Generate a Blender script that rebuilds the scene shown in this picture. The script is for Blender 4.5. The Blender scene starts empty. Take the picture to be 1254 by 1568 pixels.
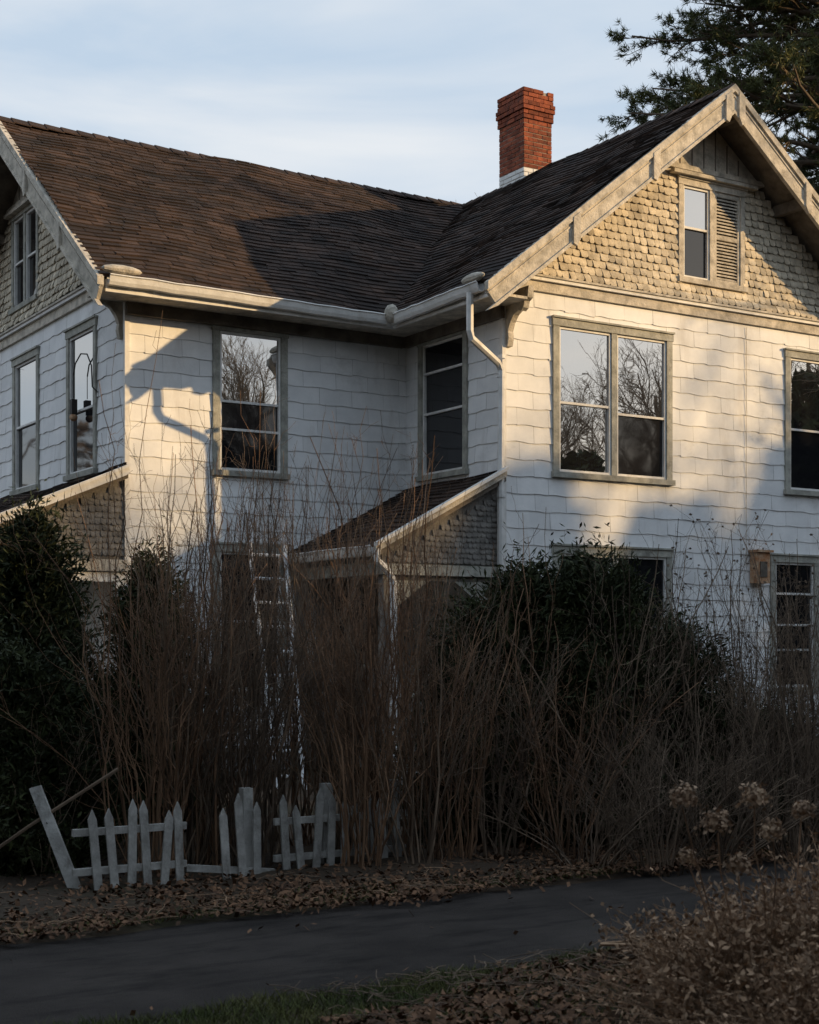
import bpy, math, random
import numpy as np
from mathutils import Vector
R=random.Random(7); rng=np.random.default_rng(11)
scene=bpy.context.scene
YAW=math.radians(32.13)
# ---------------------------------------------------------------- materials
def mat(name,c1,c2,scale=4,rough=.8,bump=.2,bscale=40,island=.15,stain=None,stretch=None,spec=.3,thr=(.35,.65),stain2=None):
    m=bpy.data.materials.new(name); m.use_nodes=True; nt=m.node_tree; N=nt.nodes; L=nt.links
    b=N['Principled BSDF']; b.inputs['Roughness'].default_value=rough; b.inputs['Specular IOR Level'].default_value=spec
    tc=N.new('ShaderNodeTexCoord'); mp=N.new('ShaderNodeMapping'); L.new(tc.outputs['Object'],mp.inputs[0])
    if stretch: mp.inputs['Scale'].default_value=stretch
    n=N.new('ShaderNodeTexNoise'); n.inputs['Scale'].default_value=scale; n.inputs['Detail'].default_value=7; n.inputs['Roughness'].default_value=.65
    L.new(mp.outputs[0],n.inputs['Vector'])
    r=N.new('ShaderNodeValToRGB'); r.color_ramp.elements[0].position=thr[0]; r.color_ramp.elements[1].position=thr[1]
    r.color_ramp.elements[0].color=(*c1,1); r.color_ramp.elements[1].color=(*c2,1); L.new(n.outputs['Fac'],r.inputs[0])
    col=r.outputs[0]
    for st in (stain,stain2):
        if not st: continue
        mp2=N.new('ShaderNodeMapping'); mp2.inputs['Scale'].default_value=st[2]; L.new(tc.outputs['Object'],mp2.inputs[0])
        n2=N.new('ShaderNodeTexNoise'); n2.inputs['Scale'].default_value=1; n2.inputs['Detail'].default_value=8; n2.inputs['Roughness'].default_value=.7
        L.new(mp2.outputs[0],n2.inputs['Vector'])
        r2=N.new('ShaderNodeValToRGB'); r2.color_ramp.elements[0].position=st[1]; r2.color_ramp.elements[1].position=min(1,st[1]+.2)
        r2.color_ramp.elements[0].color=(0,0,0,1); L.new(n2.outputs['Fac'],r2.inputs[0])
        mm=N.new('ShaderNodeMath'); mm.operation='MULTIPLY'; mm.inputs[1].default_value=st[3]; L.new(r2.outputs[0],mm.inputs[0])
        mx=N.new('ShaderNodeMix'); mx.data_type='RGBA'; L.new(mm.outputs[0],mx.inputs[0]); L.new(col,mx.inputs[6]); mx.inputs[7].default_value=(*st[0],1)
        col=mx.outputs[2]
    if island:
        g=N.new('ShaderNodeNewGeometry'); mr=N.new('ShaderNodeMapRange'); mr.inputs[3].default_value=1-island; mr.inputs[4].default_value=1+island
        L.new(g.outputs['Random Per Island'],mr.inputs[0])
        hs=N.new('ShaderNodeVectorMath'); hs.operation='SCALE'; L.new(col,hs.inputs[0]); L.new(mr.outputs[0],hs.inputs['Scale']); col=hs.outputs[0]
    L.new(col,b.inputs['Base Color'])
    if bump:
        n3=N.new('ShaderNodeTexNoise'); n3.inputs['Scale'].default_value=bscale; n3.inputs['Detail'].default_value=5
        L.new(mp.outputs[0],n3.inputs['Vector'])
        bp=N.new('ShaderNodeBump'); bp.inputs['Strength'].default_value=bump; bp.inputs['Distance'].default_value=.02; L.new(n3.outputs['Fac'],bp.inputs['Height']); L.new(bp.outputs[0],b.inputs['Normal'])
    return m
M={}
M['siding']=mat('asbestos_siding',(.72,.725,.73),(.84,.84,.84),3,.75,.10,60,.05,stain=((.44,.41,.38),.54,(2.2,2.2,.55),.5),stain2=((.20,.19,.17),.60,(.9,.9,1.4),.55))
M['scale']=mat('fishscale_shingle',(.44,.385,.30),(.69,.61,.48),8,.85,.4,60,.24,stain=((.20,.18,.15),.53,(5,5,3),.7))
M['trim']=mat('weathered_trim',(.36,.33,.28),(.66,.60,.51),7,.8,.5,50,.06,stain=((.16,.145,.12),.52,(6,6,6),.75))
M['casing']=mat('window_casing',(.25,.25,.22),(.44,.43,.38),7,.8,.4,50,.08,stain=((.13,.125,.11),.52,(6,6,6),.7))
M['grey']=mat('grey_shingle_and_shade',(.14,.13,.12),(.25,.235,.215),7,.85,.4,50,.18,stain=((.08,.07,.06),.5,(5,5,5),.6))  # grey shingle colour; also paints the shade inside the side porch
M['white']=mat('white_paint',(.64,.63,.61),(.80,.79,.77),6,.6,.15,40,.03,stain=((.36,.31,.25),.55,(3,3,2),.6))
M['roof']=mat('asphalt_shingle',(.028,.019,.016),(.074,.045,.033),1.6,.92,.7,130,.45,stain=((.022,.019,.018),.47,(2.2,2.2,2.2),.75))
M['wood']=mat('old_wood',(.10,.085,.07),(.21,.18,.15),5,.85,.4,50,.1)
M['dark']=mat('dark_interior',(.012,.012,.014),(.02,.02,.022),3,.9,0,1,0)
M['brick']=mat('red_brick',(.15,.038,.022),(.32,.085,.038),9,.85,.6,90,.35,stain=((.045,.035,.03),.50,(4,4,4),.8))
M['mortar']=mat('mortar',(.30,.26,.22),(.42,.38,.32),20,.9,.4,80,0)
M['stone']=mat('foundation_stone',(.2,.19,.18),(.33,.31,.29),5,.9,.6,20,0)
M['rust']=mat('rusty_box',(.40,.17,.07),(.55,.40,.27),14,.8,.3,60,0)
M['iron']=mat('black_iron',(.02,.02,.02),(.04,.035,.03),10,.6,.1,40,0)
M['alum']=mat('ladder_aluminium',(.7,.7,.7),(.85,.85,.85),8,.5,.1,40,0,spec=.6)
M['twig']=mat('brown_twig',(.15,.082,.047),(.31,.185,.11),2,.8,.0,40,.55)
M['twig2']=mat('grey_twig',(.11,.077,.055),(.25,.18,.125),2,.8,.0,40,.55)
M['bark']=mat('bark',(.08,.06,.045),(.15,.115,.085),6,.9,.5,30,.1)
M['bark2']=mat('pale_bark',(.16,.12,.085),(.26,.20,.14),6,.9,.5,30,.1)
M['green']=mat('evergreen_foliage',(.015,.023,.008),(.043,.050,.015),3,.75,0,1,.45)
M['pine']=mat('pine_needle',(.032,.050,.020),(.10,.105,.030),1.0,.6,0,1,.4)
M['leaf']=mat('dead_leaf',(.085,.043,.025),(.22,.12,.066),3,.85,0,1,.6)
M['dry']=mat('dry_plant',(.25,.155,.095),(.45,.30,.19),6,.85,0,1,.5)
M['head']=mat('dried_flower',(.24,.15,.095),(.46,.32,.21),9,.85,0,1,.4)
M['grass']=mat('grass_blade',(.05,.07,.018),(.14,.135,.045),3,.8,0,1,.5)
M['soil']=mat('ground_soil',(.030,.021,.014),(.070,.047,.03),.9,.95,.8,18,0,stain=((.04,.042,.018),.52,(.4,.4,.4),.7))
M['asphalt']=mat('old_asphalt',(.038,.032,.029),(.075,.063,.056),1.1,.9,.8,150,0,stain=((.015,.0135,.0125),.50,(1.3,5.5,1),.85),spec=.15)
M['fence']=mat('picket_paint',(.34,.325,.30),(.56,.545,.51),9,.8,.3,50,.15,stain=((.10,.085,.07),.5,(6,6,3),.75))
def glass(name,ior,rough,base,wav=.02):
    m=bpy.data.materials.new(name); m.use_nodes=True; N=m.node_tree.nodes; L=m.node_tree.links; b=N['Principled BSDF']
    b.inputs['Base Color'].default_value=(*base,1); b.inputs['Roughness'].default_value=rough; b.inputs['IOR'].default_value=ior
    tc=N.new('ShaderNodeTexCoord'); n=N.new('ShaderNodeTexNoise'); n.inputs['Scale'].default_value=1.6; n.inputs['Detail'].default_value=1
    L.new(tc.outputs['Object'],n.inputs['Vector']); bp=N.new('ShaderNodeBump'); bp.inputs['Strength'].default_value=1; bp.inputs['Distance'].default_value=wav
    L.new(n.outputs['Fac'],bp.inputs['Height']); L.new(bp.outputs[0],b.inputs['Normal']); return m
M['glass']=glass('window_glass',5.5,.0,(.02,.02,.022),.0016)
M['glass_low']=glass('screened_glass',1.65,.03,(.012,.012,.014),.0015)
# ---------------------------------------------------------------- mesh helpers
class MB:
    def __init__(s): s.v=[]; s.f=[]; s.m=[]; s.mats=[]
    def mi(s,k):
        if k not in s.mats: s.mats.append(k)
        return s.mats.index(k)
    def add(s,v,f,k):
        b=len(s.v); s.v+= [tuple(p) for p in v]; i=s.mi(k)
        for q in f: s.f.append(tuple(b+j for j in q)); s.m.append(i)
    def box(s,x0,x1,y0,y1,z0,z1,k):
        v=[(x,y,z) for z in (z0,z1) for y in (y0,y1) for x in (x0,x1)]
        s.add(v,[(0,2,3,1),(4,5,7,6),(0,1,5,4),(2,6,7,3),(0,4,6,2),(1,3,7,5)],k)
    def hexa(s,b4,t4,k):
        s.add(list(b4)+list(t4),[(3,2,1,0),(4,5,6,7),(0,1,5,4),(1,2,6,5),(2,3,7,6),(3,0,4,7)],k)
    def slab(s,pts,d,k):
        n=len(pts); d=Vector(d); v=[Vector(p) for p in pts]+[Vector(p)+d for p in pts]
        s.add(v,[tuple(range(n)),tuple(range(2*n-1,n-1,-1))]+[(i,i+n,(i+1)%n+n,(i+1)%n) for i in range(n)],k)
    def tube(s,pts,r,k,sides=8):
        P=np.array(pts,float)[None]; rr=np.full((1,len(pts)),r) if not hasattr(r,'__len__') else np.array(r)[None]
        V,F=tubes(P,rr,sides); s.add(V.tolist(),F.tolist(),k)
    def build(s,name,parent=None,rotz=0,loc=(0,0,0),smooth=False):
        me=bpy.data.meshes.new(name); me.from_pydata(s.v,[],s.f); 
        for k in s.mats: me.materials.append(M[k])
        me.polygons.foreach_set('material_index',s.m)
        if smooth: me.polygons.foreach_set('use_smooth',[True]*len(s.f))
        me.update(); o=bpy.data.objects.new(name,me); scene.collection.objects.link(o); o.location=loc; o.rotation_euler=(0,0,rotz)
        if parent: o.parent=parent
        return o
def tubes(P,rad,S=3):
    N,K,_=P.shape; t=np.gradient(P,axis=1); t/=np.linalg.norm(t,axis=2,keepdims=True)+1e-9
    ref=np.array([.31,.93,.12]); a=np.cross(t,ref); a/=np.linalg.norm(a,axis=2,keepdims=True)+1e-9; b=np.cross(t,a)
    an=np.arange(S)*2*np.pi/S
    V=P[:,:,None]+rad[:,:,None,None]*(a[:,:,None]*np.cos(an)[None,None,:,None]+b[:,:,None]*np.sin(an)[None,None,:,None])
    base=(np.arange(N)*K*S)[:,None,None]+(np.arange(K-1)*S)[None,:,None]; j=np.arange(S)[None,None,:]; j2=(j+1)%S
    F=np.stack([base+j,base+j2,base+S+j2,base+S+j],-1).reshape(-1,4)
    return V.reshape(-1,3),F
def np_obj(name,parts,mats,parent=None,rotz=0,loc=(0,0,0),me=None):
    if me is None:
        me=bpy.data.meshes.new(name); off=0; Vs=[];L=[];T=[];MI=[]
        for V,F,mi in parts:
            Vs.append(V); L.append((F+off).ravel()); T.append(np.full(len(F),F.shape[1])); MI.append(np.full(len(F),mi)); off+=len(V)
        V=np.concatenate(Vs); L=np.concatenate(L); T=np.concatenate(T); MI=np.concatenate(MI)
        me.vertices.add(len(V)); me.vertices.foreach_set('co',V.astype(np.float32).ravel())
        me.loops.add(len(L)); me.loops.foreach_set('vertex_index',L.astype(np.int32))
        me.polygons.add(len(T)); st=np.concatenate([[0],np.cumsum(T)[:-1]]); me.polygons.foreach_set('loop_start',st.astype(np.int32)); me.polygons.foreach_set('loop_total',T.astype(np.int32))
        for k in mats: me.materials.append(M[k])
        me.polygons.foreach_set('material_index',MI.astype(np.int32)); me.update(calc_edges=True); me.validate()
    o=bpy.data.objects.new(name,me); scene.collection.objects.link(o); o.location=loc; o.rotation_euler=(0,0,rotz)
    if parent: o.parent=parent
    return o
def unit(a): return a/(np.linalg.norm(a,axis=-1,keepdims=True)+1e-9)
def quads(C,A,B,diamond=True):
    if diamond: V=np.stack([C-A,C-B*.9+A*.1,C+A,C+B*.9+A*.1],1)
    else: V=np.stack([C-A-B,C+A-B,C+A+B,C-A+B],1)
    n=len(C); F=(np.arange(n)*4)[:,None]+np.arange(4)[None]; return V.reshape(-1,3),F
def tris(C,D,W):
    V=np.stack([C-W,C+W,C+D],1); n=len(C); return V.reshape(-1,3),(np.arange(n)*3)[:,None]+np.arange(3)[None]
def kids(P,rad,n,t0,t1,l0,l1,a,b,c,K=5,curv=0.,rs=.6,wig=.04):
    N,KK,_=P.shape; pi=rng.integers(0,N,n); t=rng.uniform(t0,t1,n)*(KK-1); i=np.minimum(t.astype(int),KK-2); f=(t-i)[:,None]
    p=P[pi,i]*(1-f)+P[pi,i+1]*f; tg=unit(P[pi,i+1]-P[pi,i]); r=rad[pi,i]*rs
    d=unit(tg*a+unit(rng.normal(size=(n,3)))*b+np.array([0,0,c])); L=rng.uniform(l0,l1,n)*(1.15-.6*t/(KK-1))
    s=np.linspace(0,1,K)[None,:,None]; Q=p[:,None]+d[:,None]*L[:,None,None]*s
    w=np.cumsum(rng.normal(size=(n,K,3))*wig,axis=1)*L[:,None,None]; w[:,0]=0; Q=Q+w
    Q[:,:,2]+=curv*L[:,None]*s[:,:,0]**2
    return Q, r[:,None]*np.linspace(1,.35,K)[None]
# ---------------------------------------------------------------- camera, light, sky
cam=bpy.data.cameras.new('camera'); co=bpy.data.objects.new('camera',cam); scene.collection.objects.link(co)
co.location=(0,0,1.6); co.rotation_euler=(math.radians(90),0,0); cam.sensor_fit='VERTICAL'; cam.sensor_height=36; cam.sensor_width=28.8
cam.lens=36*2274/1568; cam.shift_y=201/1568; cam.clip_end=600; cam.clip_start=.1
cam.dof.use_dof=True; cam.dof.focus_distance=17.5; cam.dof.aperture_fstop=5.6
scene.camera=co
EL=math.radians(13); S=Vector((.993*math.cos(EL),-.132*math.cos(EL),math.sin(EL))).normalized()
sl=bpy.data.lights.new('sun','SUN'); sl.energy=5; sl.angle=math.radians(.5); sl.color=(1,.68,.33)
so=bpy.data.objects.new('sun',sl); scene.collection.objects.link(so); so.rotation_euler=S.to_track_quat('Z','Y').to_euler(); so.location=(40,-5,20)
w=bpy.data.worlds.new('World'); scene.world=w; w.use_nodes=True; N=w.node_tree.nodes; L=w.node_tree.links
bg=N['Background']; sky=N.new('ShaderNodeTexSky'); sky.sky_type='NISHITA'; sky.sun_disc=False; sky.sun_elevation=EL; sky.sun_rotation=math.atan2(.993,-.132)
sky.dust_density=1.2; sky.air_density=1; sky.ozone_density=1.2; bg.inputs[1].default_value=.15
tc=N.new('ShaderNodeTexCoord'); mp=N.new('ShaderNodeMapping'); mp.inputs['Scale'].default_value=(1.3,1.3,5); mp.inputs['Rotation'].default_value=(.2,.15,0); L.new(tc.outputs['Generated'],mp.inputs[0])
nz=N.new('ShaderNodeTexNoise'); nz.inputs['Scale'].default_value=2.2; nz.inputs['Detail'].default_value=6; nz.inputs['Distortion'].default_value=.4; L.new(mp.outputs[0],nz.inputs['Vector'])
sx=N.new('ShaderNodeSeparateXYZ'); L.new(tc.outputs['Generated'],sx.inputs[0])
ma=N.new('ShaderNodeMath'); ma.operation='MULTIPLY_ADD'; ma.inputs[1].default_value=-.7; L.new(sx.outputs[2],ma.inputs[0]); L.new(nz.outputs['Fac'],ma.inputs[2])
rp=N.new('ShaderNodeValToRGB'); rp.color_ramp.elements[0].position=.18; rp.color_ramp.elements[0].color=(.56,.68,.82,1); rp.color_ramp.elements[1].position=.48; rp.color_ramp.elements[1].color=(.88,.90,.92,1); L.new(ma.outputs[0],rp.inputs[0])
sc_=N.new('ShaderNodeVectorMath'); sc_.operation='SCALE'; sc_.inputs['Scale'].default_value=7.0; L.new(rp.outputs[0],sc_.inputs[0])
mx=N.new('ShaderNodeMix'); mx.data_type='RGBA'; mx.inputs[0].default_value=.87; L.new(sky.outputs[0],mx.inputs[6]); L.new(sc_.outputs[0],mx.inputs[7]); L.new(mx.outputs[2],bg.inputs[0])
scene.view_settings.view_transform='Standard'; scene.view_settings.look='None'; scene.view_settings.exposure=0
# ---------------------------------------------------------------- HOUSE (local axes: x along front, y depth)
house=bpy.data.objects.new('white_house',None); scene.collection.objects.link(house); house.rotation_euler=(0,0,YAW)
WA=(6.3,16.13,1,0,0,-1); WR=(10.08,16.13,0,-1,-1,0); WB=(10.08,14.01,1,0,0,-1); WL=(6.3,22.7,0,-1,-1,0); WE=(16.32,14.01,0,1,1,0)
def P(W,s,z,o=0): return (W[0]+W[2]*s+W[4]*o, W[1]+W[3]*s+W[5]*o, z)
def wbox(mb,W,s0,s1,z0,z1,o0,o1,k):
    mb.hexa([P(W,s0,z0,o0),P(W,s1,z0,o0),P(W,s1,z0,o1),P(W,s0,z0,o1)],[P(W,s0,z1,o0),P(W,s1,z1,o0),P(W,s1,z1,o1),P(W,s0,z1,o1)],k)
def cut(rects,holes):
    out=rects
    for h in holes:
        nx=[]
        for (a,b,c,d) in out:
            if b<=h[0] or a>=h[1] or d<=h[2] or c>=h[3]: nx.append((a,b,c,d)); continue
            if a<h[0]: nx.append((a,h[0],c,d))
            if b>h[1]: nx.append((h[1],b,c,d))
            a2,b2=max(a,h[0]),min(b,h[1])
            if c<h[2]: nx.append((a2,b2,c,h[2]))
            if d>h[3]: nx.append((a2,b2,h[3],d))
        out=nx
    return out
def siding(mb,W,s0,s1,z0,z1,holes=(),expo=.2,wd=.46):
    z=z0; row=0
    while z<z1-.01:
        zt=min(z+expo,z1); s=s0-(wd/2 if row%2 else 0)-R.random()*.05
        while s<s1:
            a,b=max(s,s0),min(s+wd,s1); s+=wd
            if b-a<.01: continue
            for (p,q,c,d) in cut([(a+.0014,b-.0014,z,zt)],holes):
                n=max(1,int((q-p)/.06)); ob=.013+R.uniform(0,.005); ot=.003+R.uniform(0,.0015); tl=R.uniform(-.005,.005); v=[];f=[]
                ph=R.random()*6
                for i in range(n+1):
                    x=p+(q-p)*i/n; wz=(.007*math.sin(x*15+ph)+R.uniform(-.003,.003)) if c==z else 0
                    fr=(c-z)/expo; o1=ob*(1-fr)+ot*fr
                    v+=[P(W,x,c+wz+tl*i/n,o1),P(W,x,d+.006,ot),P(W,x,c+wz+tl*i/n,o1-.010)]
                for i in range(n):
                    k=i*3; f+=[(k,k+3,k+4,k+1),(k+2,k+5,k+3,k)]
                mb.add(v,f,'siding')
        z+=expo; row+=1
def scales(mb,W,z0,z1,lo,hi,holes=(),flare=.06,expo=.105,k='scale'):
    z=z0; row=0; sc=expo/.105
    while z<z1:
        a0,b0=lo(z+expo*.8),hi(z+expo*.8); s=a0-(row%2)*.055*sc
        fo=flare*math.exp(-(z-z0)/.18); fo2=flare*math.exp(-(z+expo-z0)/.18)
        while s<b0:
            wv=R.uniform(.085,.135)*sc; a,b=max(s,a0),min(s+wv,b0); s+=wv
            if b-a<.02: continue
            cx=(a+b)/2
            if any(h[0]<cx<h[1] and h[2]-.03<z+expo/2<h[3]+.03 for h in holes): continue
            zj=z+R.uniform(-.009,.009)*sc; ob=(.02+R.uniform(0,.018))*sc+fo; tilt=R.uniform(-.006,.006); ww=b-a-.004
            bot=[(1,.034*sc),(.93,.012*sc),(.78,.002),(.5,0),(.22,.002),(.07,.012*sc),(0,.034*sc)]
            v=[P(W,a,z+expo*1.15,.003+fo2),P(W,a+ww,z+expo*1.15,.003+fo2)]+[P(W,a+ww*x,zj+y,ob+tilt*x) for x,y in bot]
            v+=[P(W,a+ww*x,zj+y,ob-.014*sc+tilt*x) for x,y in bot]
            n=len(bot); mb.add(v,[(0,)+tuple(range(2+n-1,1,-1))+(1,)]+[(2+i,2+i+1,2+n+i+1,2+n+i) for i in range(n-1)],k)
        z+=expo; row+=1
def window(W,s0,s1,z0,z1,rails=(.5,),name='window',units=1,cas=.09,shutter=False,topglass='glass'):
    mb=MB(); T='trim' if shutter else 'casing'
    wbox(mb,W,s0,s0+cas,z0,z1-cas,-.05,.036,T); wbox(mb,W,s1-cas,s1,z0,z1-cas,-.05,.036,T)
    wbox(mb,W,s0-.012,s1+.012,z1-cas,z1,-.05,.044,T); wbox(mb,W,s0-.02,s1+.02,z1,z1+.022,-.02,.065,T)
    wbox(mb,W,s0-.02,s1+.02,z0-.03,z0+.035,-.05,.07,T)
    a,b=s0+cas,s1-cas; zb,zt=z0+.035,z1-cas; mw=.085; uw=((b-a)-(units-1)*mw)/units
    for i in range(units):
        p=a+i*(uw+mw); q=p+uw
        if i: wbox(mb,W,p-mw,p,zb,zt,-.05,.034,T)
        if shutter and i==1:
            wbox(mb,W,p,p+.04,zb,zt,-.03,.02,'trim'); wbox(mb,W,q-.04,q,zb,zt,-.03,.02,'trim')
            for zz in (zb,(zb+zt)/2-.02,zt-.05): wbox(mb,W,p+.04,q-.04,zz,zz+.05,-.03,.018,'trim')
            z=zb+.055
            while z<zt-.06:
                mb.hexa([P(W,p+.04,z,.014),P(W,q-.04,z,.014),P(W,q-.04,z+.03,-.02),P(W,p+.04,z+.03,-.02)],[P(W,p+.04,z+.007,.016),P(W,q-.04,z+.007,.016),P(W,q-.04,z+.037,-.018),P(W,p+.04,z+.037,-.018)],'trim'); z+=.042
            mb.add([P(W,p,zb,-.035),P(W,q,zb,-.035),P(W,q,zt,-.035),P(W,p,zt,-.035)],[(0,1,2,3)],'dark'); continue
        sw=.028
        wbox(mb,W,p,p+sw,zb,zt,-.04,.016,'white'); wbox(mb,W,q-sw,q,zb,zt,-.04,.016,'white')
        wbox(mb,W,p+sw,q-sw,zt-.03,zt,-.04,.014,'white'); wbox(mb,W,p+sw,q-sw,zb,zb+.035,-.04,.014,'white')
        rl=rails[i] if isinstance(rails[0],tuple) else rails
        zs=[zb+.035]+[zb+(zt-zb)*r for r in sorted(rl)]+[zt-.03]
        for r in rl:
            z=zb+(zt-zb)*r; wbox(mb,W,p+sw,q-sw,z-.014,z+.014,-.03,.010,'white')
        for j in range(len(zs)-1):
            top=(j==len(zs)-2); o=-.008 if top else -.022
            tg=topglass if top else ('glass' if (W is WB and z0>3 and units==2 and i==0 and not shutter) else 'glass_low')
            wbox(mb,W,p+sw,q-sw,zs[j]+(.012 if j else 0),zs[j+1]-(.012 if not top else 0),o-.012,o,tg)
    mb.build(name,house)
wins=[(WA,1.07,2.06,3.62,5.40,(.3,.50),1),(WA,1.07,2.06,1.0,2.78,(.5,),1),
 (WR,.33,1.42,3.66,5.42,(.47,.78),1),
 (WB,.71,2.58,3.6,5.46,((.48,),(.44,)),2),(WB,.71,2.58,.98,2.76,((.5,),(.47,)),2),
 (WB,4.57,5.57,3.6,5.48,(.46,),1),(WB,4.3,5.2,.98,2.76,(.3,.5,.75),1),
 (WL,22.7-18.09,22.7-17.04,3.66,5.5,(.45,),1),(WL,22.7-20.3,22.7-19.19,3.66,5.5,(.5,),1)]
for W,a,b,c,d,r,u in wins: window(W,a,b,c,d,r,'window',u,topglass='glass_low' if (W is WR or c<2) else 'glass')
def holes(W): return [(a+.05,b-.05,c+.03,d-.05) for (w_,a,b,c,d,r,u) in wins if w_ is W]
mb=MB()
siding(mb,WA,0,3.78,.35,5.62,holes(WA)); siding(mb,WR,0,2.12,.35,5.62,holes(WR)); siding(mb,WB,0,6.24,.35,5.75,holes(WB)); siding(mb,WL,0,6.57,.35,5.8,holes(WL)); siding(mb,WE,0,10.4,.35,5.6)
mb.build('siding',house)
mb=MB()
mb.box(6.36,16.26,16.19,22.64,0,5.85,'grey'); mb.box(10.14,16.26,14.07,16.3,0,5.85,'grey'); mb.box(10.14,16.26,22.5,24.3,0,5.85,'siding')
pr=[(10.14,5.8),(10.14,5.9),(13.2,8.28),(16.26,5.9),(16.26,5.8)]
mb.slab([(u,14.07,z) for u,z in pr],(0,10.2,0),'dark')
pa=[(22.64,5.8),(22.64,5.92),(19.42,8.28),(16.19,5.92),(16.19,5.8)]
mb.slab([(6.36,v,z) for v,z in pa],(6,0,0),'dark')
mb.build('wall_core',house)
mb=MB()
mb.box(6.33,16.3,16.16,22.7,-.2,.36,'stone'); mb.box(10.1,16.3,14.03,16.1,-.2,.36,'stone'); mb.build('foundation',house)
# gables
mb=MB()
aw=(2.69,3.83,6.17,7.45)
cl=lambda z:(z+.16-5.63)/.782-.55+.02
scales(mb,WB,5.93,7.56,lambda z:max(0,cl(z)),lambda z:6.24-max(0,cl(z)),[(aw[0]+.04,aw[1]-.04,aw[2],aw[3])],expo=.098)
cl2=lambda z:(z+.16-5.63)/.747-.55+.02
lw=(22.7-20.35,22.7-19.2,6.17,7.5)
scales(mb,WL,5.95,7.56,lambda z:max(0,cl2(z)),lambda z:6.57-max(0,cl2(z)),[(lw[0]+.04,lw[1]-.04,lw[2],lw[3])],k='scale')
mb.build('gable_shingles',house)
window(WB,*aw[:2],aw[2],aw[3],(.55,),'attic_window',2,.08,True); window(WL,*lw[:2],lw[2],lw[3],(.5,),'attic_window',2,.08)
mb=MB()
for W,Ls,c in ((WB,6.24,.782),(WL,6.57,.747)):
    wbox(mb,W,-.01,Ls+.01,5.74,5.86,-.02,.045,'trim'); wbox(mb,W,-.02,Ls+.02,5.86,5.9,-.02,.085,'white'); wbox(mb,W,-.02,Ls+.02,5.9,5.925,-.02,.105,'trim')
    hw=(8.33-7.58)/c
    m=Ls/2
    wbox(mb,W,m-hw-.06,m+hw+.06,7.55,7.61,-.02,.07,'trim')
    mb.slab([P(W,m-hw,7.61,.02),P(W,m+hw,7.61,.02),P(W,m,8.33,.02)],(-W[4]*.03,-W[5]*.03,0),'trim')
    for k in range(-3,4): 
        x=m+k*.2; top=8.33-abs(k*.2)*c-.03
        if top>7.7: wbox(mb,W,x-.008,x+.008,7.62,top,.02,.027,'wood')
    cx=m+(.14 if W is WB else -.28)
    wbox(mb,W,cx-.72,cx+.72,7.475,7.52,-.01,.12,'trim')
mb.build('gable_trim',house)
# roofs
def roof(mb,O,ds,dt,n,T,smin,smax,expo=.118):
    O,ds,dt,n=map(Vector,(O,ds,dt,n)); t=0;row=0
    sag=lambda s,t:.024*math.sin(s*1.3+t*.7)+.015*math.sin(s*3.1-t*2)
    while t<T-.02:
        t2=min(t+expo*1.06,T); a0,b0,a1,b1=smin(t),smax(t),smin(t2),smax(t2); s=min(a0,a1)-R.random()*.3
        while s<max(b0,b1):
            wd=R.choice((.15,.16,.3,.31,.22)); x0,x1=s+.002,s+wd-.004; s+=wd
            p0,p1=min(max(x0,a0),b0),min(max(x1,a0),b0); q0,q1=min(max(x0,a1),b1),min(max(x1,a1),b1)
            if p1-p0<.004 and q1-q0<.004: continue
            h=.014+R.uniform(0,.014); dj=R.uniform(-.007,.007)
            f=lambda s_,t_,h_: tuple(O+ds*s_+dt*t_+n*(h_+sag(s_,t_)))
            mb.add([f(p0,t+dj,h),f(p1,t+dj,h),f(q1,t2,.005),f(q0,t2,.005),f(p0,t+dj,-.01),f(p1,t+dj,-.01)],[(0,1,2,3),(4,5,1,0)],'roof')
        t+=expo; row+=1
mb=MB()
TA=math.hypot(3.84,2.87); TB=math.hypot(3.67,2.87)
dA=(0,3.84/TA,2.87/TA); nA=(0,-2.87/TA,3.84/TA); dB=(3.67/TB,0,2.87/TB); nB=(-2.87/TB,0,3.67/TB)
roof(mb,(5.76,15.56,5.63),(1,0,0),dA,nA,TA+.02,lambda t:0,lambda t:3.79+3.67*min(1,t/TA))
roof(mb,(9.51,13.46,5.63),(0,1,0),dB,nB,TB+.02,lambda t:0,lambda t:2.1+3.84*min(1,t/TB))
roof(mb,(16.89,13.46,5.63),(0,1,0),(-dB[0],0,dB[2]),(-nB[0],0,nB[2]),TB+.02,lambda t:0,lambda t:11.0)
roof(mb,(5.76,23.28,5.63),(1,0,0),(0,-dA[1],dA[2]),(0,-nA[1],nA[2]),TA+.02,lambda t:0,lambda t:3.79+3.67*min(1,t/TA))
roof(mb,(9.51,23.2,5.63),(0,1,0),dB,nB,TB+.02,lambda t:-3.8*min(1,t/TB),lambda t:1.3)
for i in range(50):
    v=13.45+i*.22
    if v<24.3:
        for sx_ in (-1,1): mb.slab([(13.2,v,8.55),(13.2,v+.24,8.535),(13.2+sx_*.13,v+.24,8.435),(13.2+sx_*.13,v,8.45)],(0,0,-.015),'roof')
for i in range(33):
    u=5.75+i*.225
    for sx_ in (-1,1): mb.slab([(u,19.42,8.55),(u+.24,19.42,8.535),(u+.24,19.42+sx_*.13,8.44),(u,19.42+sx_*.13,8.455)],(0,0,-.015),'roof')
mb.build('roof_shingles',house)
mb=MB(); d=(0,0,-.10)
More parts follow.
